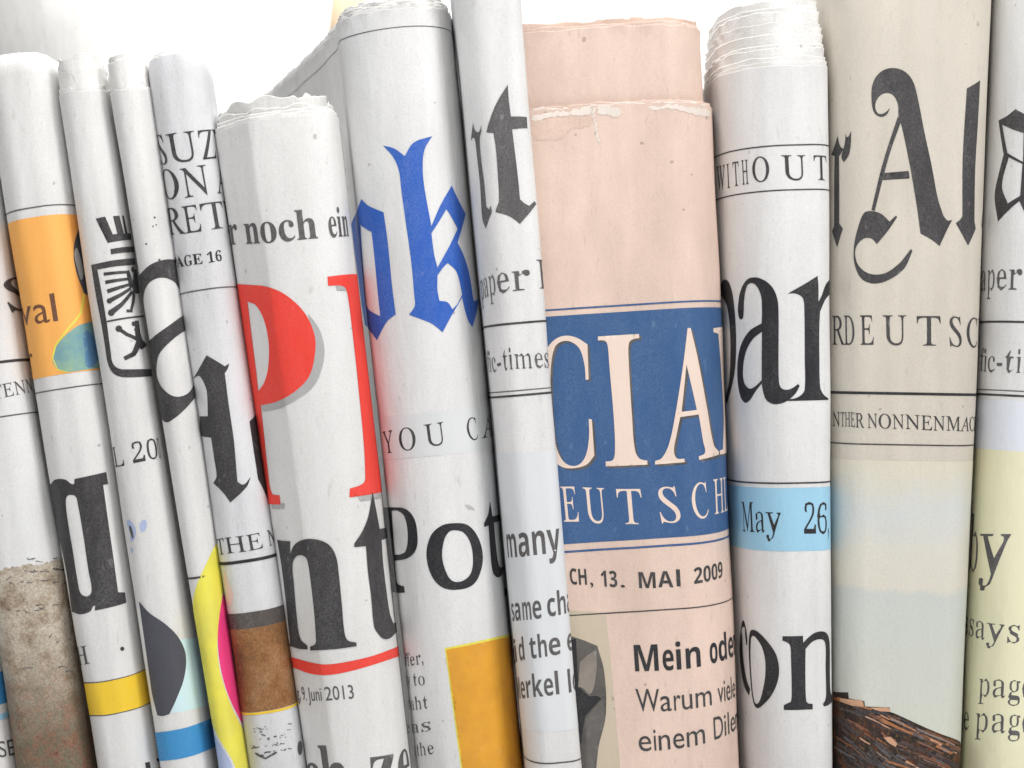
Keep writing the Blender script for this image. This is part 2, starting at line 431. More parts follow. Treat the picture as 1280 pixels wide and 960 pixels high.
            allp = [Vector(p) for p in pts] + [Vector((float(a), float(b))) for a, b in G_]
            r = delaunay_2d_cdt(allp, edges, [], 0, 1e-5)
            v = np.array([tuple(p) for p in r[0]])
            if not len(r[2]): continue
            tri = np.array([f[:3] for f in r[2]]); tri = tri[inside(v[tri].mean(1))]
            if not len(tri): continue
            off = 0.09 + 0.05 * level + step; step += 0.0015
            P = (s.surf(v[:, 0], v[:, 1], off) - s.base[None]) * MM
            b = sum(len(q) for q in VV)
            VV.append(P)
            for f in tri.tolist():
                f = list(f); a_ = 0
                for i in range(len(f)): p, q = v[f[i - 1]], v[f[i]]; a_ += p[0] * q[1] - q[0] * p[1]
                if a_ < 0: f = f[::-1]
                FF.append([i + b for i in f])
        if not VV: return None
        o = link_mesh(name, np.concatenate(VV), FF, mat, s.page)
        if label: o['label'] = label
        return o
    def px(s, pts): return [s.inv(*p) for p in pts]
    def rule(s, px, py, w, mat, level=1, name='printed_rule', smin=None, smax=None, tilt=0.0):
        t = s.inv(px, py)[1]; h = w * U / 2
        s0 = s.ss[0] + 2 if smin is None else smin; s1 = s.ss[-1] - 2 if smax is None else smax
        s0 = max(s0, -70)
        s1 = min(s1, 70)
        return s.ink(name, [[[(s0, t - h - tilt), (s1, t - h + tilt), (s1, t + h + tilt), (s0, t + h - tilt)]]], mat, level)
    def band(s, px, pya, pyb, mat, level=0, name='printed_band', smin=None, smax=None):
        ta = s.inv(px, pya)[1]; tb = s.inv(px, pyb)[1]
        s0 = max(s.ss[0] + 2, -70) if smin is None else smin; s1 = min(s.ss[-1] - 2, 70) if smax is None else smax
        return s.ink(name, [[[(s0, tb), (s1, tb), (s1, ta), (s0, ta)]]], mat, level)
    def trace(s, name, org, k, paths, mat, level=1, label=None, dx=0, dy=0, split=True):
        shapes = []
        if name == 'printed_headline' and split and len(paths) > 1:
            for q in paths: s.trace('printed_letter', org, k, [q], mat, level, label, dx, dy)
            return
        for shp in paths:
            conts = []
            for c in shp if isinstance(shp, (list, tuple)) else [shp]:
                P = spline(c); conts.append([s.inv(org[0] + (x + dx) / k, org[1] + (y + dy) / k) for x, y in P])
            shapes.append(conts)
        return s.ink(name, shapes, mat, level, label, rough=0.5 if name == 'worn_patch' else 0.0)
    def text(s, body, anchors, cap, mat, style='bold', level=1, name='printed_lettering', mode='cap', thin=0.0, xmax=None):
        """anchors: {glyph index (+0.5 = its right edge): (px, py on the baseline)}"""
        conts, left, right, capH, xH = glyphs(body, style)
        size = cap * U / (capH if mode == 'cap' else xH)
        xs = []; ss = []; ts = []
        for k_ in sorted(anchors):
            i = int(k_); xs.append(right[i] if k_ - i > 0.2 else left[i]); a = s.inv(*anchors[k_]); ss.append(a[0]); ts.append(a[1])
        if len(xs) == 1: xs.append(xs[0] + 1); ss.append(ss[0] + size * 0.85); ts.append(ts[0])
        xs, ss, ts = map(np.array, (xs, ss, ts))
        def mp(v, arr):
            v = np.asarray(v); r = np.interp(v, xs, arr)
            k0 = (arr[1] - arr[0]) / (xs[1] - xs[0]); k1 = (arr[-1] - arr[-2]) / (xs[-1] - xs[-2])
            r = np.where(v < xs[0], arr[0] + (v - xs[0]) * k0, r); return np.where(v > xs[-1], arr[-1] + (v - xs[-1]) * k1, r)
        cc = []
        for c in conts:
            c = np.array(c)
            if thin: pass
            S = mp(c[:, 0], ss); T = mp(c[:, 0], ts) + c[:, 1] * size
            S = np.clip(S, s.ss[0] + 0.5, s.ss[-1] - 0.5)
            cc.append(list(zip(S.tolist(), T.tolist())))
        return s.ink(name, [cc], mat, level, grid=1.3, minstep=1.0)

def spline(path):
    """'x,y ~x,y ...' -> closed outline; ~ marks points the outline runs smoothly through"""
    P = []; sm = []
    for tok in path.split():
        sm.append(tok[0] == '~'); x, y = tok.lstrip('~').split(','); P.append((float(x), float(y)))
    n = len(P); out = []
    for i in range(n):
        a, b = P[i], P[(i + 1) % n]
        if not (sm[i] or sm[(i + 1) % n]): out.append(a); continue
        pa = P[i - 1] if sm[i] else (2 * a[0] - b[0], 2 * a[1] - b[1])
        pb = P[(i + 2) % n] if sm[(i + 1) % n] else (2 * b[0] - a[0], 2 * b[1] - a[1])
        la = math.hypot(a[0] - b[0], a[1] - b[1])
        ta = ((b[0] - pa[0]), (b[1] - pa[1])); tb = ((pb[0] - a[0]), (pb[1] - a[1]))
        na = math.hypot(*ta) + 1e-9; nb = math.hypot(*tb) + 1e-9
        ta = (ta[0] / na * la, ta[1] / na * la); tb = (tb[0] / nb * la, tb[1] / nb * la)
        for q in range(6):
            t = q / 6; h1 = 2 * t**3 - 3 * t**2 + 1; h2 = t**3 - 2 * t**2 + t; h3 = -2 * t**3 + 3 * t**2; h4 = t**3 - t**2
            out.append((h1 * a[0] + h2 * ta[0] + h3 * b[0] + h4 * tb[0], h1 * a[1] + h2 * ta[1] + h3 * b[1] + h4 * tb[1]))
    return out

def stroke(pts, w, w2=None):
    """thick polyline as an outline string"""
    w2 = w if w2 is None else w2; n = len(pts); L = []; R = []
    for i, p in enumerate(pts):
        a = pts[max(0, i - 1)]; b = pts[min(n - 1, i + 1)]; dx, dy = b[0] - a[0], b[1] - a[1]; d = math.hypot(dx, dy)
        h = (w + (w2 - w) * i / (n - 1)) / 2; L.append((p[0] - dy / d * h, p[1] + dx / d * h)); R.append((p[0] + dy / d * h, p[1] - dx / d * h))
    return ' '.join('%.1f,%.1f' % q for q in L + R[::-1])
def disc(x, y, r, ry=None):
    ry = ry or r
    return ' '.join('~%.1f,%.1f' % (x + r * math.cos(k * math.pi / 5), y + ry * math.sin(k * math.pi / 5)) for k in range(10))

# ------------------------------------------------------------------ lettering from Blender's built-in font
def style_map(b, style):
    o = ''
    for c in b:
        k = ord(c)
        if style in ('bold', 'reg'):
            if 'A' <= c <= 'Z': o += chr((0x1D400 if style == 'bold' else 0x1D434) + k - 65); continue
            if 'a' <= c <= 'z': o += chr(0x1D41A + k - 97); continue
            if '0' <= c <= '9': o += chr(0x1D7CE + k - 48); continue
        if style == 'sansbold':
            if 'A' <= c <= 'Z': o += chr(0x1D5D4 + k - 65); continue
            if 'a' <= c <= 'z': o += chr(0x1D5EE + k - 97); continue
            if '0' <= c <= '9': o += chr(0x1D7EC + k - 48); continue
        o += c
    return o
def outlines(body):
    c = bpy.data.curves.new('lettering', 'FONT'); c.body = body; c.resolution_u = 5; c.fill_mode = 'NONE'
    o = bpy.data.objects.new('lettering', c); COL.objects.link(o)
    bpy.context.view_layer.update()
    dg = bpy.context.evaluated_depsgraph_get(); ev = o.evaluated_get(dg); me = ev.to_mesh()
    co = [(v.co.x, v.co.y) for v in me.vertices]; nb = {}
    for e in me.edges:
        a, b = e.vertices; nb.setdefault(a, []).append(b); nb.setdefault(b, []).append(a)
    ev.to_mesh_clear(); bpy.data.objects.remove(o); bpy.data.curves.remove(c)
    seen = set(); out = []
    for s0 in range(len(co)):
        if s0 in seen or s0 not in nb: continue
        loop = [s0]; seen.add(s0); cur = s0
        while True:
            nx = [q for q in nb[cur] if q not in seen]
            if not nx: break
            cur = nx[0]; seen.add(cur); loop.append(cur)
        if len(loop) > 2: out.append([co[i] for i in loop])
    return out
_gc = {}
def glyph(ch, style):
    key = (ch, style)
    if key not in _gc:
        m = style_map(ch, style)
        ref = outlines('||'); g = outlines('|' + m + '|')
        if ch == ' ': adv = 0.25; cs = []
        else:
            bar = min(p[0] for p in ref[0]); w0 = min(p[0] for p in ref[1]) - bar     # advance of a bar
            allx = sorted(((min(p[0] for p in c), i) for i, c in enumerate(g)))
            first, last = allx[0][1], allx[-1][1]
            x0 = allx[0][0] + w0 ; adv = allx[-1][0] - x0
            org = x0 - bar                                                            # pen position of the glyph
            cs = [[(p[0] - org, p[1]) for p in c] for i, c in enumerate(g) if i not in (first, last)]
            adv = allx[-1][0] - bar - org
        if style == 'reg' and 'A' <= ch <= 'Z': cs = [[(p[0] - p[1] * 0.30, p[1]) for p in c] for c in cs]
        if style == 'reg' and not ('A' <= ch <= 'Z'): cs = thin(cs, 0.078, 0.24 if ch == 'r' else 9)
        if style == 'boldthin': pass
        _gc[key] = (cs, adv)
    return _gc[key]
def thin(cs, target, xlim=9):
    segs = [(c[i - 1], c[i]) for c in cs for i in range(len(c))]
    def inside(x, y):
        k = False
        for a, b in segs:
            if (a[1] > y) != (b[1] > y) and x < (b[0] - a[0]) * (y - a[1]) / (b[1] - a[1]) + a[0]: k = not k
        return k
    res = []
    for c in cs:
        n = len(c); o = []
        for i, p in enumerate(c):
            y = p[1] + 1e-4; best = 0
            for sg in (-1, 1):
                if not inside(p[0] + sg * 0.004, y): continue
                w = 9
                for a, b in segs:
                    if (a[1] > y) != (b[1] > y):
                        x = (b[0] - a[0]) * (y - a[1]) / (b[1] - a[1]) + a[0]; dd = (x - p[0]) * sg
                        if dd > 0.006: w = min(w, dd)
                if w < 0.2 and w > target: best = sg * (w - target) / 2
                elif w < 0.3 and w >= 0.2: best = sg * (0.2 - target) / 2 * (0.3 - w) / 0.1
            o.append(best if p[0] < xlim else 0)
        sm = []
        for i in range(n):
            a, b, d = c[i - 1], c[i], c[(i + 1) % n]; w = [(o[i], 1.0)]
            if math.hypot(a[0] - b[0], a[1] - b[1]) < 0.09: w.append((o[i - 1], 0.6))
            if math.hypot(d[0] - b[0], d[1] - b[1]) < 0.09: w.append((o[(i + 1) % n], 0.6))
            sm.append((b[0] + sum(u * v for u, v in w) / sum(v for u, v in w), b[1]))
        res.append(sm)
    return res
def glyphs(body, style):
    cs = []; left = []; right = []; x = 0
    for ch in body:
        g, adv = glyph(ch, style)
        lx = min([p[0] for c in g for p in c], default=0); rx = max([p[0] for c in g for p in c], default=adv)
        left.append(x + lx); right.append(x + rx)
        cs += [[(p[0] + x, p[1]) for p in c] for c in g]; x += adv
    H = max(p[1] for c in glyph('H', style)[0] for p in c); xh = max(p[1] for c in glyph('x', style)[0] for p in c)
    return cs, left, right, H, xh

# ------------------------------------------------------------------ the setting: table top and studio backdrop
def simple_box(name, x0, x1, y0, y1, z0, z1, mat):
    v = [(x, y, z) for z in (z0, z1) for y in (y0, y1) for x in (x0, x1)]
    f = [(0, 2, 3, 1), (4, 5, 7, 6), (0, 1, 5, 4), (2, 6, 7, 3), (0, 4, 6, 2), (1, 3, 7, 5)]
    o = link_mesh(name, v, f, mat, None, False); o['kind'] = 'structure'; return o
def plain(name, rgb, rough):
    m, nt, b, co = new_mat(name, rough, 0.3)
    nt.links.new(mix(nt, rgb, tuple(v * 0.94 for v in rgb[:3]) + (1,), noise(nt, co, 6, 4)), b.inputs['Base Color']); return m
simple_box('tabletop', -0.9, 0.9, -0.5, 1.05, -0.225, FLOOR * MM, plain('white_laminate', (0.8, 0.8, 0.8, 1), 0.5))
simple_box('backdrop', -1.6, 1.6, 1.1, 1.12, -0.6, 1.9, plain('white_backdrop', (0.88, 0.88, 0.88, 1), 0.9))

def paper(name, label, L, R, y0, side, section, top, seed, mat, **kw):
    lay = kw.pop('layers', []); rag = kw.pop('rag', 0.25); flare = kw.pop('flare', 0.0); maxs = kw.pop('maxs', None)
    p = Paper(name, L, R, y0, side, section, top, seed, **kw)
    p.e['label'] = label; p.e['category'] = 'newspaper'; p.e['group'] = 'newspapers standing in a row'
    p.sheet('outer_page', mat, 0, 0, rag, 0.22, seed=seed, step=2.4, flare=flare)
    for i, l in enumerate(lay):
        dt, inset, rg = l[:3]; m_ = l[3] if len(l) > 3 else mat; fl = l[4] if len(l) > 4 else 0.3; tr = l[5] if len(l) > 5 else 0.25
        o = p.sheet('inner_page', m_, dt, inset, rg, 0.25, seed=seed * 17 + i + 1, step=14, fine=0.6, flare=fl, tear=tr)
    return p

# ================================================================== THE ROW, left to right
# --- A: the far left sliver with blue bars
A = paper('folded_newspaper', 'newspaper sliver at the bottom left corner, with blue bars and the letters SE', (-226, -95), (-122, 22), 4, 9, tube(.8, .8, 12, 12, 55), 330, 1, M['white'])
A.band(6, 800, 826, M['ice'], 0); A.band(8, 836, 878, M['cyan'], 0); A.rule(10, 893, 7, M['sky'])
A.text('SE', {0: (-1, 947), 1: (11, 945), 1.5: (19, 943)}, 20, M['soft'], 'sans')

# --- B: sand picture
B = paper('folded_newspaper', 'white newspaper left of the orange-banded one, with a sandy picture on its lower half', (-124, 20), (-38, 119), 2, 12, tube(.75, .8, 14, 13, 55), 60, 2, M['white2'])
B.text('S', {0: (10, 391), 0.5: (36, 386)}, 42, M['black'], 'reg')
B.rule(5, 452, 3.5, M['black']); B.rule(8, 520, 1.6, M['soft'])
B.text('TENN', {1: (5, 497), 2: (19, 494), 3: (34, 491)}, 17, M['soft'], 'reg')
tb = B.inv(40, 706)[1]; tm = B.inv(60, 850)[1]
rg = random.Random(5)
xs = np.arange(-34, 34, 1.0); topw = [tb + rg.uniform(-.7, .7) for _ in xs]; midw = [tm + rg.uniform(-9, 6) for _ in xs]
midw = np.convolve(midw, np.ones(3) / 3, 'same'); midw[0] = midw[-1] = tm
B.ink('printed_picture', [[[(float(x), float(h)) for x, h in zip(xs, topw)] + [(float(x), -185.0) for x in xs[::-1]]]], M['sand'], 0)
crack = []
for yy, n_ in ((712, 9), (728, 8), (760, 8), (700, 4), (838, 3), (800, 3)):
    for _ in range(n_):
        x = rg.uniform(0, 78) + (yy - 700) * 0.13; y = yy + rg.uniform(-4, 4); l = rg.uniform(3, 14); pts = [(x, y)]
        for q in range(3): pts.append((pts[-1][0] + l / 3, pts[-1][1] + rg.uniform(-2.2, 1.6)))
        crack.append(stroke(pts, rg.uniform(.8, 1.8), .5))
B.trace('printed_picture', (0, 0), 1, crack, M['soft'], 2)

# --- C: orange band, q, yellow band
C = paper('folded_newspaper', 'newspaper with an orange band reading val, a tall black u and a yellow stripe', (-40, 119), (59, 200), 0, 11, tube(.8, .8, 15, 16, 58, 2.0), 66, 3, M['white'], curl=3.2, rag=.5, layers=[(-1.0, 1.2, .8, M['torn']), (0.5, 2.2, 1.0, M['torn'])])
C.rule(50, 258, 1.5, M['soft'])
C.band(70, 268, 469, M['orange'], 0)
C.text('val', {0: (26, 407), 1: (44, 405), 2: (67, 402), 2.5: (73, 401)}, 35, M['brown_ink'], 'sans')
C.text('r', {0: (35, 463), 0.5: (43, 461)}, 30, M['brown_ink'], 'sans')
C.trace('printed_picture', (0, 330), 3.097, ['~202,370 ~215,325 ~250,280 ~300,240 ~350,224 385,215 405,300 405,398 ~340,408 ~260,418 ~222,408'], M['globe'], 1)
C.trace('printed_picture', (0, 330), 3.097, [stroke([(325, 118), (312, 190), (262, 252), (215, 315), (203, 365), (222, 408), (262, 420)], 9, 4), stroke([(385, 150), (372, 220), (388, 300)], 8, 5)], M['lemon'], 1.4)
C.trace('printed_picture', (0, 330), 3.097, ['~330,260 ~372,300 ~380,370 ~340,400 ~330,340'], M['blue_tint'], 1.3)
C.trace('printed_picture', (0, 330), 3.097, ['~292,-60 ~315,-10 ~318,60 ~300,20'], M['shadow_ink'], 1.6)
C.trace('printed_picture', (0, 330), 3.097, ['285,-20 ~298,40 325,112 350,130 330,-20 310,-150 ~288,-80'], M['slate'], 1)
C.rule(90, 484, 1.5, M['soft'])
C.trace('printed_headline', (50, 580), 4.8, [['65,125 ~90,95 ~150,93 ~200,122 208,90 393,48 405,120 375,127 ~400,300 ~440,560 470,770 512,770 520,832 328,880 ~325,850 ~300,885 ~240,902 195,885 ~160,650 ~110,400 ~75,200',
        '~155,225 ~165,192 ~190,185 ~215,195 ~227,235 ~260,430 ~290,640 ~308,740 ~302,780 ~275,795 ~242,775 ~225,710 ~195,520 ~165,330']], M['black'])
C.text('H', {0: (99, 832), 0.5: (113, 829)}, 23, M['soft'], 'reg')
C.trace('printed_lettering', (0, 0), 1, [disc(153, 811, 2.6)], M['black'])
C.trace('printed_band', (100, 820), 6.857, ['-40,228 30,228 ~150,225 ~300,200 ~450,160 585,105 660,70 700,350 625,390 ~500,445 ~350,485 ~200,512 75,510 0,506'], M['yellow'], 0)
C.trace('printed_rule', (100, 820), 6.857, ['-20,226 ~150,221 ~300,196 ~450,156 585,100 650,74 650,82 586,108 ~450,164 ~300,204 ~150,230 -20,236', '15,504 ~200,506 ~350,480 ~500,440 625,384 690,358 690,366 626,392 ~500,448 ~350,488 ~200,515 15,514'], M['soft'], 1)
C.trace('printed_lettering', (100, 820), 6.857, ['555,915 595,905 620,1050 580,1050', '650,880 690,868 730,880 740,1050 715,1050 700,900 660,905'], M['black'])

# --- D: crest
Dp = paper('folded_newspaper', 'slim newspaper with a black eagle and lion crest over L 200 and a blue stripe', (53, 198), (117, 267), -1, 9, tube(.9, .9, 10, 11, 50), (98, 112), 4, M['white'], rag=1.2,
     layers=[(1.5, .4, 1.4, M['torn'], .5, .2), (7, .8, 2.0, M['torn'], .6, .14), (11, 1.3, 2.4, M['torn'], .4, .1), (13.5, 1.9, 1.6, M['torn'], .3, .1)])
o6 = (100, 250)
crest = ['118,140 188,125 245,258 278,255 245,122 290,118 325,255 332,252 310,118 322,118 350,250 372,255 378,298 208,322', '228,368 395,350 400,393 232,408',
  '85,487 ~120,700 ~165,930 ~190,1080 ~215,1230 ~260,1305 ~340,1330 540,1322 535,1268 ~380,1270 ~295,1265 ~250,1225 ~235,1150 ~205,930 ~165,700 130,522 ~250,500 410,485 405,437 ~250,452',
  '205,905 475,866 477,878 205,918',
  stroke([(370, 540), (270, 546), (178, 556)], 20, 24), stroke([(355, 530), (375, 600), (392, 655)], 22, 40), stroke([(360, 592), (280, 602), (190, 618)], 20, 27), stroke([(375, 632), (300, 655), (205, 686)], 20, 30),
  stroke([(380, 662), (300, 715), (218, 757)], 20, 34), stroke([(390, 685), (310, 785), (238, 842)], 20, 42), stroke([(404, 690), (400, 760), (382, 832)], 22, 20), stroke([(395, 832), (348, 832)], 22),
  stroke([(408, 520), (412, 600), (418, 700)], 18, 50), disc(222, 757, 20), disc(236, 845, 24), disc(392, 520, 10, 22),
  stroke([(285, 962), (350, 1008), (440, 1052)], 26), disc(292, 965, 24), stroke([(425, 905), (432, 1000), (445, 1060), (478, 1105)], 30, 60), stroke([(438, 1070), (400, 1155), (332, 1190)], 44, 30), disc(402, 928, 17), disc(418, 972, 13)]
Dp.trace('crest_print', o6, 6, crest, M['black'], 1)
Dp.text('IL 200', {1: (144, 584), 1.5: (156, 582), 3: (167, 579), 3.5: (182, 576), 4: (185, 575), 4.5: (197, 573), 5: (198, 573)}, 25, M['black'], 'reg')
Dp.trace('printed_picture', (0, 640), 3, ['520,335 ~560,378 ~620,420 ~668,470 ~695,535 ~690,620 ~662,700 635,758 ~610,765 590,762 570,680'], M['slate'], 1)
Dp.trace('printed_picture', (0, 640), 3, ['668,478 760,470 780,725 ~700,745 640,755 ~662,700 ~690,620 ~695,535'], M['ice'], 0)
Dp.trace('printed_picture', (0, 640), 3, ['~478,30 ~500,45 ~510,75 ~495,110 ~488,80', '~528,38 ~545,30 ~550,55 ~535,75 ~525,60', '488,130 500,140 495,160'], M['lilac'], 1)
Dp.trace('printed_picture', (0, 640), 3, ['~486,50 ~495,60 ~500,100 ~490,80'], M['suit'], 2)
Dp.trace('printed_band', (100, 820), 6.857, ['620,660 670,655 ~780,640 ~920,610 1075,555 1130,530 1170,772 1110,800 ~980,850 ~850,882 705,900 640,902'], M['cyan'], 1)

# --- E: a
Ep = paper('folded_newspaper', 'narrow newspaper with a curly black a above yellow and pink curves', (117, 272), (173, 312), -3, 9, tube(.9, .95, 10, 12, 50), (155, 112), 5, M['white'], rag=.7,
     layers=[(.8, .4, 1.2, M['torn'], .6, .3), (12, .8, .8, M['torn'], .2, .06), (14, 1.5, 1.1, M['torn'], .2, .06)])
Ep.trace('printed_headline', (160, 310), 2.909, [['38,105 ~80,62 ~135,42 180,44 204,150 216,280 246,480 250,535 ~205,588 ~165,622 ~138,633 118,605 ~100,500 ~88,430 ~75,370 ~60,280 ~42,190',
   '~60,230 ~60,165 ~80,125 ~120,108 ~165,122 192,165 208,238 ~150,281 ~100,318 70,348', '~105,430 ~115,385 ~160,335 214,294 244,488 ~215,530 ~170,540 ~128,512 ~108,470']], M['black'])
Ep.trace('printed_lettering', (0, 0), 1, [disc(193, 272, 1.3), disc(195, 281, .9), disc(191, 283, 1), disc(183, 305, 1.2), disc(199, 325, 1.5)], M['soft'])
Ep.trace('printed_rule', (0, 0), 1, ['230,722 256,719 256,721.5 230,725'], M['black'])
S6 = (220, 640)
Ep.trace('printed_picture', S6, 3, ['155,105 ~120,180 ~80,270 ~65,340 ~75,430 ~90,560 ~110,720 ~150,830 ~210,930 240,1020 300,1020 ~270,860 ~215,750 ~170,620 ~155,520 ~158,430 ~170,340 180,280 170,180'], M['lemon'], 1)
Ep.trace('printed_picture', S6, 3, ['180,300 ~160,400 ~157,500 ~170,600 ~200,700 262,825 260,700 ~225,500 200,350'], M['magenta'], 0)
Ep.trace('printed_picture', S6, 3, ['195,380 ~205,500 ~228,650 245,740 262,740 240,500 205,380'], M['slate'], 2)
Ep.trace('printed_picture', S6, 3, ['100,760 ~150,850 ~205,935 230,1020 130,1020'], M['lilac'], 0)

# --- F: SUZ
Fp = paper('folded_newspaper', 'greyish newspaper with capitals SUZ above a black letter and a brown photo strip', (170, 310), (247, 386), 0, 12, tube(.85, .8, 12, 13, 27), (222, 66), 6, M['grey'], rag=.5, wob=.5, curl=1.0,
     layers=[(.8, .8, .8, M['torn']), (2, 1.6, 1.0, M['torn'])])
Fp.text('SUZY', {0: (196, 206), 1: (212, 205), 2: (252, 200), 2.5: (270, 198)}, 37, M['black'], 'reg')
Fp.text('ON A', {0: (196, 250), 1: (230, 248), 3: (271, 242)}, 37, M['black'], 'reg')
Fp.text('RETU', {0: (212, 294), 1: (232, 292), 2: (254, 289), 3: (282, 285)}, 34, M['black'], 'reg')
Fp.text('PAGE 16', {1: (222, 334), 2: (231.5, 333), 3: (242, 331), 5: (260, 329), 6.5: (277, 326)}, 13, M['dark'], 'bold')
Fp.rule(262, 361, 1.6, M['soft'])
Fp.trace('printed_headline', (160, 310), 2.909, ['285,390 ~320,410 352,430 368,420 ~362,440 352,455 ~365,560 ~385,700 398,850 ~420,860 445,832 ~430,870 372,926 ~345,890 308,855 ~320,830 ~310,760 300,690 262,680 258,612 288,612 ~285,520 270,480 ~255,465 236,475 ~262,430'], M['black'])
Fp.trace('printed_headline', (160, 310), 2.909, ['440,630 465,598 510,598 540,960 520,960 500,905 470,840 455,740'], M['dark'])
Fp.text('THE N', {0: (274, 694), 1: (283, 692), 2: (310, 689), 4: (335, 683)}, 20, M['black'], 'reg')
Fp.rule(310, 701, 4, M['dark'])
Fp.trace('printed_picture', S6, 3, ['~182,225 ~195,260 ~215,310 ~200,350 ~188,300'], M['pink_smear'], 0)
Fp.band(320, 764, 784, M['band_dark'], 1); Fp.band(328, 783, 889, M['brown_photo'], 0); Fp.rule(335, 890, 3, M['yellow'], 1)
mk = []
rg = random.Random(9)
for _ in range(46):
    x = rg.uniform(312, 362); y = rg.choice([912, 918, 926, 934, 944]) + rg.uniform(-2, 2) - (x - 312) * .14
    mk.append(stroke([(x, y), (x + rg.uniform(1, 6), y + rg.uniform(-2, 2))], rg.uniform(.6, 1.6)))
Fp.trace('printed_lettering', (0, 0), 1, mk + [stroke([(320, 942), (332, 948), (346, 940)], 2.5), disc(374, 935, 3, 9)], M['soft'])

# --- G: Pl / nt
gsec = chaikin([(-1, 60), (-1, 40), (-1, 19), (-.97, 15), (-.9, 12), (-.40, 1.3), (-.33, .2), (-.1, -.7), (.35, -.5), (.7, 2.5), (.92, 8), (1, 16), (.99, 24), (.93, 33)], 2)
G = paper('folded_newspaper', 'creased newspaper with red letters P and l above black nt and a red rule', (240, 381), (410, 515), -6, 16, gsec, (345, 148), 7, M['white'], rag=.25,
     layers=[(1.0, .5, .4, M['torn'], .3), (2.0, 1.0, .5, M['torn'], .3), (3.2, 1.5, .5, M['torn'], .3), (6, 2.4, 2.6, M['torn'], .9, .12), (8, 3.4, 3.0, M['torn'], 1.0, .1)])
G.text('er noch ein', {3: (308, 305), 4: (327, 304), 5: (350, 302), 6: (372, 300), 8: (412, 297), 9: (423, 296)}, 37, M['soft'], 'bold')
R4 = (290, 330)
G.trace('printed_headline', R4, 3, [['14,75 ~60,78 ~130,85 ~200,115 ~270,180 ~308,260 ~312,330 ~290,420 ~240,475 ~170,515 107,530 ~115,600 ~135,780 ~150,860 178,868 182,902 120,900 ~110,760 ~78,520 ~50,330 ~24,150',
   '58,140 ~90,155 ~120,210 ~138,300 ~135,390 ~120,445 98,478 ~90,400 ~75,280'], '357,48 485,38 ~500,200 ~525,400 ~550,640 568,850 440,875 442,842 ~480,830 ~498,815 ~500,780 ~495,680 ~475,480 ~450,260 ~430,110 ~415,84 360,82'], M['red'], 2)
G.trace('printed_headline', R4, 3, ['285,185 ~325,240 ~346,310 ~340,380 ~305,460 ~240,510 ~180,540 115,553 105,525 ~170,510 ~240,470 ~285,418 ~306,330 ~300,260', '148,895 198,898 195,918 150,918', '388,80 420,80 428,102 392,100', '472,872 560,855 558,878 480,890'], M['shadow_ink'], 1)
R5 = (340, 600)
G.trace('printed_headline', R5, 4.1739, ['28,312 ~60,318 95,320 94,385 ~120,335 ~170,310 ~240,312 ~300,340 ~335,400 ~350,500 ~365,650 ~378,790 ~395,835 440,848 442,866 ~330,882 200,890 198,870 ~225,855 ~228,820 ~218,680 ~195,480 ~180,410 ~155,392 ~125,400 ~107,440 ~115,550 ~130,720 ~150,830 185,865 186,884 ~140,880 95,865 98,848 ~90,780 ~70,600 ~48,430',
   '525,60 ~535,110 ~550,190 562,255 600,246 608,298 572,312 ~580,430 ~600,600 ~615,700 632,748 645,740 650,790 ~615,825 ~580,828 ~550,800 ~530,760 ~515,600 ~500,480 490,345 428,350 430,330 ~470,270 ~500,200 ~515,130'], M['black'], 3)
G.trace('printed_rule', (300, 640), 3, ['190,542 ~260,563 ~320,572 ~400,562 ~500,538 604,500 610,536 ~500,572 ~400,600 ~320,612 ~260,605 200,582'], M['red'], 1)
G.text('g, 9. Juni 2013', {3: (379, 875), 6: (386, 876), 7: (390, 876), 11: (407, 876), 12: (417, 875), 14.5: (443, 873)}, 17, M['soft'], 'sans', thin=1)
G.text('ach ze', {1: (385, 1002), 2: (407, 1003), 4: (466, 996), 5: (500, 990)}, 72, M['soft'], 'bold')

# --- H: ok / Pot
hsec = chaikin([(-3.6, 226), (-2.4, 142), (-1.65, 86), (-1.25, 55), (-1.04, 36), (-.99, 28), (-.96, 20), (-.86, 11), (-.5, 3.4), (-.1, -.2), (.25, -.6), (.6, 2), (.88, 9), (1, 19), (1, 40), (1, 60)], 2)
H = paper('folded_newspaper', 'wide newspaper with blue blackletter ok above the word Pot and an ochre block', (410, 515), (563, 654), 0, 17, hsec, (520, 9), 8, M['white2'], rag=.35, flare=.5,
     layers=[(.8, .4, .5, M['torn'], .6), (1.5, .8, .6, M['torn'], .7), (2.3, 1.2, .6, M['torn'], .7), (3.0, 1.6, .7, M['torn'], .8), (3.9, 2.1, .7, M['torn'], .8), (4.8, 2.8, .8, M['torn'], .6)])
th = H.inv(520, 33)[1]
ls = np.linspace(-190, 40, 120); lh = th + H.lift(ls)
H.ink('printed_rule', [[list(zip(ls.tolist(), lh.tolist())) + list(zip(ls[::-1].tolist(), (lh[::-1] + .35).tolist()))]], M['soft'], 0)
H.trace('printed_headline', (430, 160), 3.5556, [['78,316 ~110,345 178,375 ~195,500 ~215,700 232,828 ~195,860 152,942 ~125,905 92,875 ~76,770 ~56,600 36,425 ~55,370', '72,428 124,462 ~140,600 ~155,740 166,836 102,785 ~90,650 ~78,520'],
   ['175,78 ~225,92 270,125 ~310,65 392,36 ~360,90 ~350,150 ~355,250 388,436 ~430,340 480,255 ~505,310 543,382 ~530,430 505,510 ~530,560 ~555,640 575,770 594,762 ~585,830 570,886 ~550,850 ~535,800 525,752 ~480,830 438,908 ~390,870 290,830 ~315,790 ~312,740 ~300,600 ~270,380 ~255,270 ~245,190 ~220,130',
    '455,360 506,448 ~470,520 415,620 ~400,560 388,468 ~425,410', '460,600 ~500,640 525,740 ~505,780 482,806 ~460,775 424,768 ~415,720 415,655 ~440,620']], M['blue'], 1)
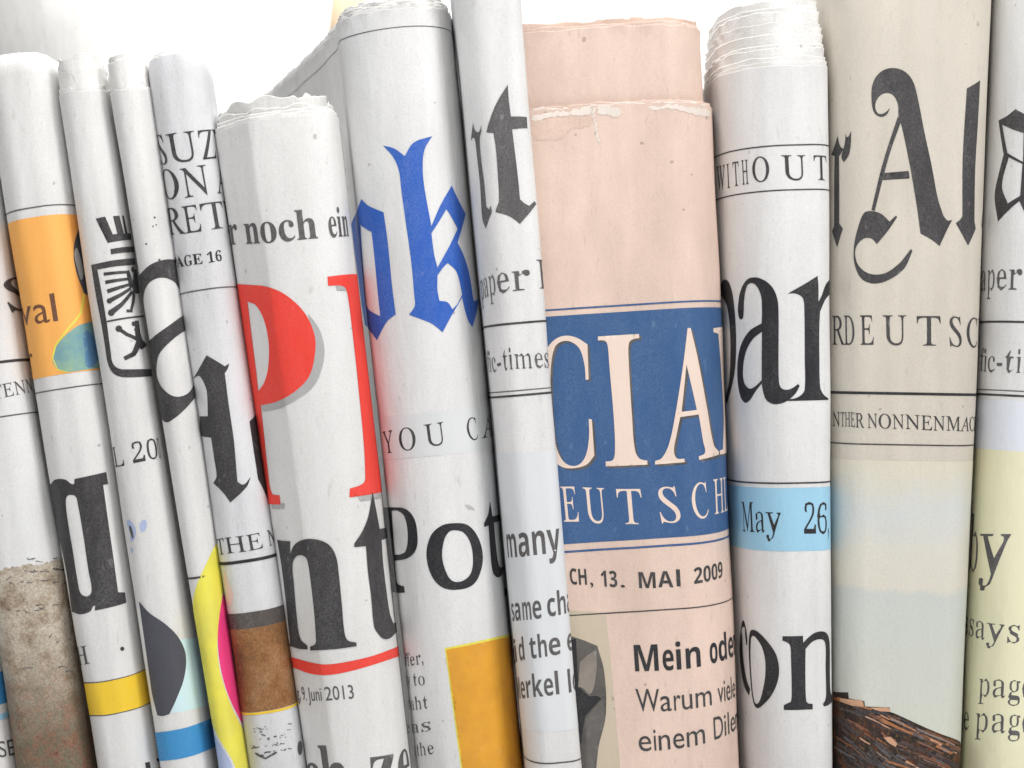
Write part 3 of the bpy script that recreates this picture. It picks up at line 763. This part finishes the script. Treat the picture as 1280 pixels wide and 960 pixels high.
H.band(530, 516, 571, M['tint'], 0)
H.text('YOU CAN', {0: (482, 567), 0.5: (494, 565), 1: (501, 564), 1.5: (521, 561), 2: (532, 559), 2.5: (557, 555), 4: (585, 551), 4.5: (598, 549), 5: (602, 548), 5.5: (613, 545)}, 28, M['black'], 'reg')
H.trace('printed_headline', R5, 4.1739, [['575,145 ~640,142 ~700,150 ~745,200 ~762,290 ~755,360 ~715,405 640,422 ~645,480 ~655,540 690,555 694,587 600,582 ~595,400 ~580,250', '628,160 ~660,160 ~695,190 ~712,290 ~700,370 ~670,388 640,390 ~635,300'],
   ['~955,225 ~1020,235 ~1070,290 ~1098,380 ~1090,470 ~1050,545 ~970,572 ~890,560 ~835,500 ~808,390 ~830,290 ~885,238', '~955,262 ~1000,275 ~1035,330 ~1048,420 ~1035,490 ~990,528 ~940,525 ~905,470 ~888,390 ~900,310 ~925,270'],
   '1135,112 ~1140,140 1148,190 1182,178 1186,210 1155,222 ~1165,330 ~1178,430 ~1190,455 1208,450 ~1202,490 ~1175,508 ~1152,485 ~1140,400 1128,238 1105,245 1105,225 ~1125,180', '1212,560 1230,580 1215,615'], M['dark'], 1)
for bd, an in (('offer,', {3: (514, 832), 4: (521, 831), 5.5: (530, 829)}), ('nity to', {5: (518, 857), 6.5: (532, 856)}), ('of baht', {3: (513, 887), 6.5: (536, 885)}), ('re was', {3: (515, 916), 5.5: (539, 913)}), ('us, the', {4: (522, 945), 6.5: (543, 942)})):
    H.text(bd, an, 17, M['soft'], 'reg')
H.trace('printed_picture', (0, 0), 1, ['558,812 ~590,806 660,790 680,1010 585,1010'], M['ochre'], 1)
H.trace('printed_rule', (0, 0), 1, ['556,810 ~590,803 660,787 660,790 ~590,806 558,812 585,1010 583,1010'], M['lemon'], 0)

# --- I: ut
Ip = paper('folded_newspaper', 'narrow newspaper with blackletter ut above per, times and bold many', (563, 654), (653, 729), -9, 8, tube(1.0, .45, 20, 5, 56, 2.0, .5), -60, 9, M['white2'])
Ip.trace('printed_headline', (580, 90), 4.5714, ['58,290 ~65,325 ~85,345 98,330 103,305 105,335 ~95,380 ~100,480 ~120,650 130,770 145,785 157,762 162,800 127,895 ~110,850 103,800 ~95,650 ~80,500 70,400 ~60,375 44,390 ~50,340',
   '250,73 ~255,150 268,255 358,258 362,322 275,328 ~290,450 ~310,620 320,728 ~345,750 370,765 400,738 410,755 ~370,810 320,868 ~260,825 182,800 ~188,775 ~200,740 ~195,600 ~182,430 170,350 132,345 ~145,290 ~185,180'], M['soft'])
Ip.text('paper F', {2: (613, 370), 3: (623, 367), 4: (641, 364), 6: (673, 361)}, 36, M['soft'], 'reg')
Ip.rule(645, 404, 2.6, M['black']); Ip.rule(650, 488, 1.3, M['soft']); Ip.rule(651, 494, 2.6, M['black'])
Ip.text('fic-times', {2: (616, 465), 3: (622, 465), 4: (630, 463), 5: (637, 462), 6: (644, 461), 7: (669, 460)}, 27, M['soft'], 'reg')
Ip.band(660, 565, 912, M['tint2'], 0)
Ip.text('many', {1: (650, 696), 2: (667, 694), 3: (685, 692)}, 29, M['soft'], 'sansbold', mode='x')
Ip.text('same cha', {1: (646, 776), 2: (655, 775), 3: (667, 774), 5: (685, 771), 6: (698, 769)}, 22, M['soft'], 'sansbold', mode='x')
Ip.text('did the e', {1: (645, 828), 2: (651, 826), 4: (664, 823), 5: (674, 822), 6: (687, 820), 8: (710, 815)}, 21, M['soft'], 'sansbold', mode='x')
Ip.text('Merkel lo', {1: (653, 873), 3: (668, 871), 4: (681, 870), 5: (695, 868), 7: (711, 866)}, 21, M['soft'], 'sansbold', mode='x')
Ip.rule(690, 954, 1.6, M['black'])

# --- J: salmon
jsec = tube(.12, .62, 5, 30, 62, 2.0, .6)
J = paper('folded_newspaper', 'salmon pink newspaper with a blue banner reading CIA and EUTSCH', (630, 712), (888, 928), 1, (6, 22), jsec, (790, 130), 10, M['pink'], rag=.55, wob=.55, flare=.3,
     layers=[(.5, .4, 1.0, M['torn_pale'], .5, .2), (1.2, .9, .8, M['pink'], .5, .2), (.6, 1.4, .8, M['pink_torn'], .3, .2), (31.4, 3.3, .7, M['pink'], .5, .12), (32.6, 3.8, .6, M['pink'], .4, .15), (34.4, 4.4, .6, M['pink_torn'], .3, .2), (34.0, 5.2, .8, M['pink'], .4, .2)])
J.trace('worn_patch', (640, 0), 4.8, ['~125,735 ~200,715 ~330,700 470,700 ~480,745 ~430,765 ~380,770 ~335,800 ~290,835 ~200,840 ~130,830'], M['pink_torn'], 0)
J.trace('worn_patch', (640, 0), 4.8, ['~120,700 ~250,672 ~400,650 ~470,640 475,690 ~350,694 ~220,706 ~130,726', '~480,650 ~490,720 ~500,800 ~515,860 ~530,868 ~512,790 ~498,700 500,648', '~520,640 ~600,635 ~650,660 ~640,700 ~560,690 ~520,680', '~820,640 ~950,625 ~1050,640 ~1180,660 ~1180,700 ~1040,672 ~940,650 ~840,660'], M['torn_pale'], 1)
J.rule(790, 381, 2.2, M['navy_line']); J.band(790, 389, 675, M['navy'], 0); J.rule(800, 684, 2.6, M['navy_line'])
R7 = (685, 390)
cia = ['225,185 232,385 215,388 ~208,300 ~180,210 ~130,170 ~80,168 ~40,200 ~18,300 ~15,450 ~25,620 ~45,760 ~85,850 ~140,880 ~190,862 ~222,800 ~235,700 232,612 250,612 265,820 ~220,872 ~140,893 ~70,880 ~10,810 ~-35,650 ~-50,450 ~-35,280 ~0,200 ~50,150 ~110,135 ~170,150',
  '285,140 520,125 522,148 ~480,158 ~462,180 ~460,260 ~480,600 ~495,780 ~520,835 568,850 568,872 330,882 328,855 ~370,845 ~382,800 ~378,640 ~350,300 ~340,190 ~325,165 285,162',
  ['795,92 812,92 ~850,260 ~900,540 ~940,760 972,800 970,815 858,845 856,825 ~890,805 ~880,740 855,585 755,600 ~735,700 ~720,790 ~735,835 778,838 780,858 612,872 612,852 ~650,835 ~690,760 ~725,600 ~770,300', '788,300 762,570 845,560'],
  '945,92 997,85 ~1008,400 1024,770 1022,800 978,815 976,790 995,785 ~1000,600 ~985,300 970,125 945,115']
J.trace('printed_headline', R7, 4.5714, cia, M['suit'], 1, dx=13, dy=11, split=False)
J.trace('printed_headline', R7, 4.5714, cia, M['salmon_ink'], 2)
J.text('DEUTSCHL', {1: (704, 652), 1.5: (724, 652), 2: (731.5, 653), 2.5: (758, 654), 3: (773, 655), 3.5: (804, 655), 4: (825, 654), 4.5: (851, 652), 5: (865.5, 649), 5.5: (885, 646), 6: (892, 643), 6.5: (905, 640)}, 44, M['salmon_ink'], 'reg')
J.text('CH, 13. MAl 2009', {0: (713, 730), 1: (724, 731), 1.5: (734, 731), 4: (752, 733), 5.5: (772, 734), 6: (776, 734), 8: (799, 735), 8.5: (820, 735), 9: (823, 734), 9.5: (842, 734), 10: (846, 733), 10.5: (851, 733), 12: (868, 730), 15.5: (904, 721)}, 20, M['black'], 'sansbold')
J.rule(800, 764, 1.5, M['black'])
J.trace('printed_picture', (600, 640), 3, ['300,366 ~400,374 472,378 ~490,560 530,1010 300,1010'], M['photo_beige'], 0)
J.trace('printed_picture', (600, 640), 3, ['320,460 ~380,478 440,502 ~466,600 ~472,760 ~445,880 432,1010 320,1010'], M['suit'], 1)
J.trace('printed_picture', (600, 640), 3, ['375,562 ~405,535 436,516 ~438,580 430,645 ~420,675 408,684 ~385,660 368,655'], M['collar'], 2)
J.trace('printed_picture', (600, 640), 3, ['395,775 ~430,735 462,700 ~462,790 446,870 ~430,930 424,1010 392,1010 ~400,880'], M['suit_light'], 2)
J.trace('printed_picture', (600, 640), 3, ['300,470 360,476 368,655 408,690 ~440,690 455,700 395,765 ~380,860 370,1010 300,1010'], M['dark'], 1.5)
J.text('Mein oder', {0: (794, 839), 1: (829, 838), 2: (846, 837), 3: (858, 836), 5: (888, 830), 6: (899, 827), 7: (910, 823)}, 33, M['dark'], 'sansbold')
J.text('Warum viele', {0: (796, 889), 1: (826, 889), 2: (843, 888), 3: (853, 887), 4: (870, 885), 6: (898, 879), 8: (908, 876)}, 28, M['black'], 'sans')
J.text('einem Dilemma', {0: (799, 939), 1: (818, 938), 2: (824, 938), 3: (842, 936), 4: (859, 934), 6: (893, 925), 7: (906, 920), 8: (910, 918)}, 28, M['black'], 'sans')

# --- K: WITHOUT
K = paper('folded_newspaper', 'white newspaper with layered torn top, WITHOUT, big pan and a sky blue strip', (888, 928), (1037, 1044), 3, (20, 5), tube(1.2, .40, 34, 8, 64, 2.0, .4), (985, 81), 11, M['white2'], rag=.35,
     layers=[(1.6, .6, .5, M['torn'], .3, .35)] + [(3.6 + 2.9 * i + .9 * math.sin(2.3 * i), 1.0 + .42 * i, .3 + .2 * (i % 3), M['torn'], .45 + .2 * (i % 2), .08) for i in range(9)])
K.rule(970, 182, 1.6, M['black']); K.rule(970, 238, 1.6, M['black'])
K.text('WITHOUT', {0: (897, 238), 0.5: (907.5, 236), 1: (909.5, 235), 1.5: (913, 235), 2: (917, 233), 2.5: (924.5, 232), 3: (928, 231), 3.5: (936, 230), 4: (941, 228), 4.5: (962, 226), 5: (977, 225), 5.5: (1007, 225), 6: (1017, 225), 6.5: (1032, 226)}, 31, M['black'], 'reg')
R8 = (895, 330)
K.trace('printed_headline', R8, 5.0526, [['150,250 ~160,180 ~190,110 ~230,85 ~290,95 ~350,140 ~385,210 ~395,300 ~395,600 ~398,740 ~410,780 ~440,795 ~480,785 518,758 528,770 ~500,820 ~440,870 ~370,885 ~320,860 ~300,810 290,755 ~255,800 ~215,860 ~185,875 ~155,830 ~140,720 ~145,600 ~170,500 ~220,420 290,375 ~292,300 ~285,200 ~255,135 ~225,120 ~200,140 ~185,220 ~182,300 ~175,345 ~158,345 ~148,300', '292,428 ~240,470 ~200,540 ~178,640 ~180,740 ~210,785 ~240,780 290,735'],
   '640,75 ~645,150 645,240 ~665,200 ~690,130 722,88 745,80 745,160 ~690,220 655,300 ~650,400 ~650,600 ~655,780 ~675,825 704,850 702,858 455,865 455,855 ~500,848 ~540,825 ~560,790 ~560,600 ~558,300 ~550,220 ~525,195 ~490,185 452,188 ~500,160 ~570,120',
   '38,130 ~65,98 ~95,120 ~120,220 ~135,420 ~130,620 ~110,740 75,860 60,890 60,845 ~85,740 ~98,560 ~95,380 ~80,270 ~55,215 35,200'], M['dark'])
K.rule(975, 604, 2.0, M['black']); K.band(975, 610, 689, M['sky'], 0)
K.text('May 26,', {0: (929, 664), 0.5: (944, 665), 1: (946, 665), 1.5: (957, 665), 2: (958, 665), 2.5: (977, 666), 4: (1005, 667), 4.5: (1020, 667), 5: (1021.5, 667), 5.5: (1033, 667), 6: (1034.5, 667)}, 38, M['dark'], 'reg')
S1 = (915, 760)
K.trace('printed_headline', S1, 6.857, [['~180,185 ~230,205 ~310,290 ~380,400 ~405,530 ~390,640 ~340,750 ~270,830 ~225,858 ~195,830 ~175,740 ~155,500 ~150,320 ~160,210', '~185,238 ~225,270 ~265,340 ~290,450 ~290,580 ~270,700 ~240,800 ~210,820 ~190,770 ~175,640 ~165,450 ~168,290'],
   '432,242 610,240 612,300 ~660,250 ~720,210 ~790,203 ~825,240 ~838,330 ~840,560 ~845,720 862,768 865,795 ~830,830 788,845 780,825 ~800,790 ~808,740 ~805,500 ~805,340 ~790,280 ~750,268 ~690,290 632,352 ~630,600 ~635,780 ~650,815 692,822 692,868 445,872 445,832 ~480,815 ~505,800 ~512,700 ~505,420 ~500,330 ~480,300 432,280',
   '85,130 ~100,105 ~120,150 ~135,240 138,310 128,320 ~118,240 ~100,160 ~90,250 ~100,450 ~130,620 160,695 150,750 ~110,680 ~75,500 ~65,300'], M['dark'])

# --- L: beige r Al
Lp = paper('folded_newspaper', 'wide beige newspaper with blackletter Al above DEUTSC and a picture of logs', (1037, 1044), (1243, 1203), 4, (4, 17), tube(.42, .52, 18, 23, 64, 2.0, .8), -70, 12, M['beige'], wob=.5)
S2 = (1030, 70)
Lp.trace('printed_headline', S2, 3.2, ['265,207 ~250,235 ~225,243 ~200,225 ~190,175 ~195,110 ~225,65 ~270,48 ~320,60 ~355,100 ~375,170 ~400,300 ~430,440 ~455,570 478,640 ~495,658 513,655 ~490,700 462,760 ~430,735 385,710 ~370,600 ~345,450 ~315,300 298,235 ~295,190 ~275,155 ~245,148 ~218,165 ~205,195 ~212,225 ~230,232 ~250,222',
   '296,240 308,262 ~260,400 203,620 190,615 ~235,430', '240,468 338,460 342,490 232,496',
   '~160,628 ~190,620 ~230,632 262,662 288,638 292,645 ~255,700 212,752 ~190,730 ~160,730 ~130,760 ~125,800 ~140,840 ~180,870 ~240,870 ~300,830 347,772 353,780 ~320,850 ~260,895 ~200,910 ~150,890 ~122,830 ~120,760 ~135,690'], M['black'], split=False)
Lp.trace('printed_headline', S2, 3.2, ['622,97 ~615,250 ~605,450 603,660 608,690 578,758 ~555,715 528,668 ~545,655 555,640 ~555,400 570,130',
   '55,320 ~65,360 78,372 ~65,395 60,400 ~60,550 60,670 75,690 52,765 32,700 40,680 ~40,500 42,400 28,395 ~42,360', '88,310 ~95,325 110,300 ~108,350 ~100,395 80,425 ~70,405 78,372 ~85,345',
   '662,120 690,100 690,600 640,700 630,680 ~645,480'], M['black'])
Lp.text('RDEUTSCH', {0: (1041, 431), 1: (1055, 431), 1.5: (1068, 431), 2: (1075, 431), 2.5: (1092, 431), 3: (1103, 431), 3.5: (1132, 431), 4: (1145, 432), 4.5: (1175, 432), 5: (1186, 433), 5.5: (1202, 433), 6: (1208, 434), 6.5: (1220, 434)}, 37, M['black'], 'reg')
Lp.rule(1130, 492, 3.4, M['dark']); Lp.rule(1130, 556, 1.6, M['black'])
Lp.text('NTHER NONNENMACH', {0: (1042, 532), 1: (1051, 533), 2: (1056, 533), 3: (1063, 533), 4: (1069, 534), 6: (1084, 535), 7: (1098, 535), 8: (1115, 536), 9: (1131, 536), 10: (1151, 537), 11: (1166, 538), 12: (1182, 538), 13: (1200, 539), 14: (1212, 539)}, 18, M['black'], 'reg')
Lp.band(1130, 576, 1010, M['sky_print'], 0, 'printed_picture')
S4 = (1030, 840)
Lp.trace('printed_picture', S4, 6.737, ['80,165 210,170 215,220 340,245 345,290 555,300 555,335 600,350 860,470 980,520 1150,590 1240,620 1240,1150 70,1150'], M['log_base'], 1)
rg = random.Random(21)
def log_top(x):
    P = [(80, 165), (212, 215), (342, 285), (555, 330), (860, 470), (1150, 600), (1240, 640)]
    return np.interp(x, [p[0] for p in P], [p[1] for p in P])
logs = {}
for i in range(190):
    x = rg.uniform(85, 1150); d = rg.uniform(6, 560) if i > 40 else rg.uniform(4, 120); y = log_top(x) + d
    ang = math.radians(rg.uniform(14, 30) + (16 if d > 150 and x < 500 else 0)); l = rg.uniform(70, 330); w = rg.uniform(6, 24)
    x2, y2 = x + l * math.cos(ang), y + l * math.sin(ang)
    if x2 > 1180 or y2 - w < log_top(x2): continue
    ci = rg.choice([0, 7, 2, 4, 1, 9]) if rg.random() < (.5 if d < 90 else .16) else rg.choice([1, 3, 5, 6, 8, 10, 5, 3])
    xm, ym = (x + x2) / 2, (y + y2) / 2 + rg.uniform(-6, 6)
    logs.setdefault(ci, []).append(stroke([(x, y), (xm, ym), (x2, y2)], w, w * rg.uniform(.5, 1.0)))
for n_, (ci, ps) in enumerate(sorted(logs.items())): Lp.trace('printed_picture', S4, 6.737, ps, M['log%d' % ci], 2 + n_ * .25)
Lp.trace('printed_picture', S4, 6.737, ['140,215 300,235 330,250 335,290 250,285 150,245', '500,550 560,545 615,600 600,630 550,600', '380,300 520,298 555,305 555,335 470,330'], M['log4'], 5.2)

# --- M: right
Mp = paper('folded_newspaper', 'newspaper cut by the right frame edge, printed per above a pale yellow block', (1243, 1203), (1440, 1372), 4, (17, 12), tube(.6, .5, 22, 18, 64, 2.0, .8), -80, 13, M['white2'])
Mp.trace('printed_headline', S2, 3.2, [['700,258 ~735,240 768,213 870,270 880,650 805,630 782,580 695,662 ~683,560 ~700,470 720,395', '715,275 ~760,295 800,308 797,424 735,388', '740,405 795,432 785,560 735,590 ~712,520']], M['black'])
Mp.text('paper F', {2: (1234, 363), 3: (1245, 362), 4: (1260, 362), 4.5: (1277, 362), 6: (1300, 363)}, 38, M['soft'], 'reg')
Mp.rule(1255, 402, 2.6, M['black']); Mp.rule(1255, 488, 1.3, M['soft']); Mp.rule(1255, 494, 2.6, M['black'])
Mp.text('fic-times', {1: (1229, 464), 2: (1234, 465), 3: (1245, 465), 4: (1256, 465), 5: (1270, 466), 6: (1279, 466)}, 30, M['soft'], 'reg')
Mp.band(1255, 500, 563, M['lilac_tint'], 0); Mp.band(1255, 563, 1010, M['lemon_tint'], 0)
Mp.text('by J', {0: (1212, 712), 1: (1224, 716), 1.5: (1262, 717)}, 50, M['soft'], 'reg', mode='x')
Mp.text('essays', {2: (1212, 794), 3: (1220, 797), 4: (1233, 800), 5: (1259, 803), 5.5: (1274, 804)}, 22, M['soft'], 'reg', mode='x')
Mp.text('page', {0: (1224, 870), 1: (1241, 871), 2: (1260, 872), 3: (1277, 873)}, 22, M['soft'], 'reg', mode='x')
Mp.text('the page', {2: (1205, 912), 4: (1220, 914), 5: (1240, 915), 6: (1260, 916), 7: (1277, 917)}, 23, M['soft'], 'reg', mode='x')

# --- things seen blurred behind the row
def rolled(name, label, px, py, y, rad, mat, tiltx, seed, cat='newspaper', rx=None):
    c = wpt(px, py, y); h = (c[2] - FLOOR); n = 48; m = 14; V = []; F = []
    rg = random.Random(seed)
    a = [(rg.uniform(-1, 1), rg.uniform(-1, 1)) for _ in range(n)]
    for ring in range(m + 1):
        f = ring / m; z = h * f
        for i in range(n):
            th = 2 * math.pi * i / n
            rr = rad * (1 + .03 * math.sin(3 * th + f * 4)) * (1 - .35 * max(0, f - .95) / .05 * .6)
            V.append(((rr * (rx or 1) * math.cos(th) + tiltx * z) * MM, rr * math.sin(th) * MM, (z + (rg.uniform(-.5, .5) if ring == m else 0)) * MM))
    for r_ in range(m):
        for i in range(n):
            j = (i + 1) % n; F.append((r_ * n + i, r_ * n + j, (r_ + 1) * n + j, (r_ + 1) * n + i))
    # rolled inner spiral seen at the open end
    F.append(tuple(m * n + i for i in range(n)))
    o = bpy.data.objects.new(name, None); COL.objects.link(o); o.empty_display_size = .02
    o.location = ((c[0] - tiltx * h) * MM, y * MM, FLOOR * MM)
    o['label'] = label; o['category'] = cat
    link_mesh('outer_page', V, F, mat, o)
    return o
rolled('rolled_newspaper', 'blurred white paper roll behind the row, above its left end', 5, -120, 330, 62, M['torn'], -.5, 3)
rolled('rolled_newspaper', 'small tan paper roll peeking over the blue ok newspaper', 437, -10, 262, 11, M['kraft'], 0.03, 4)
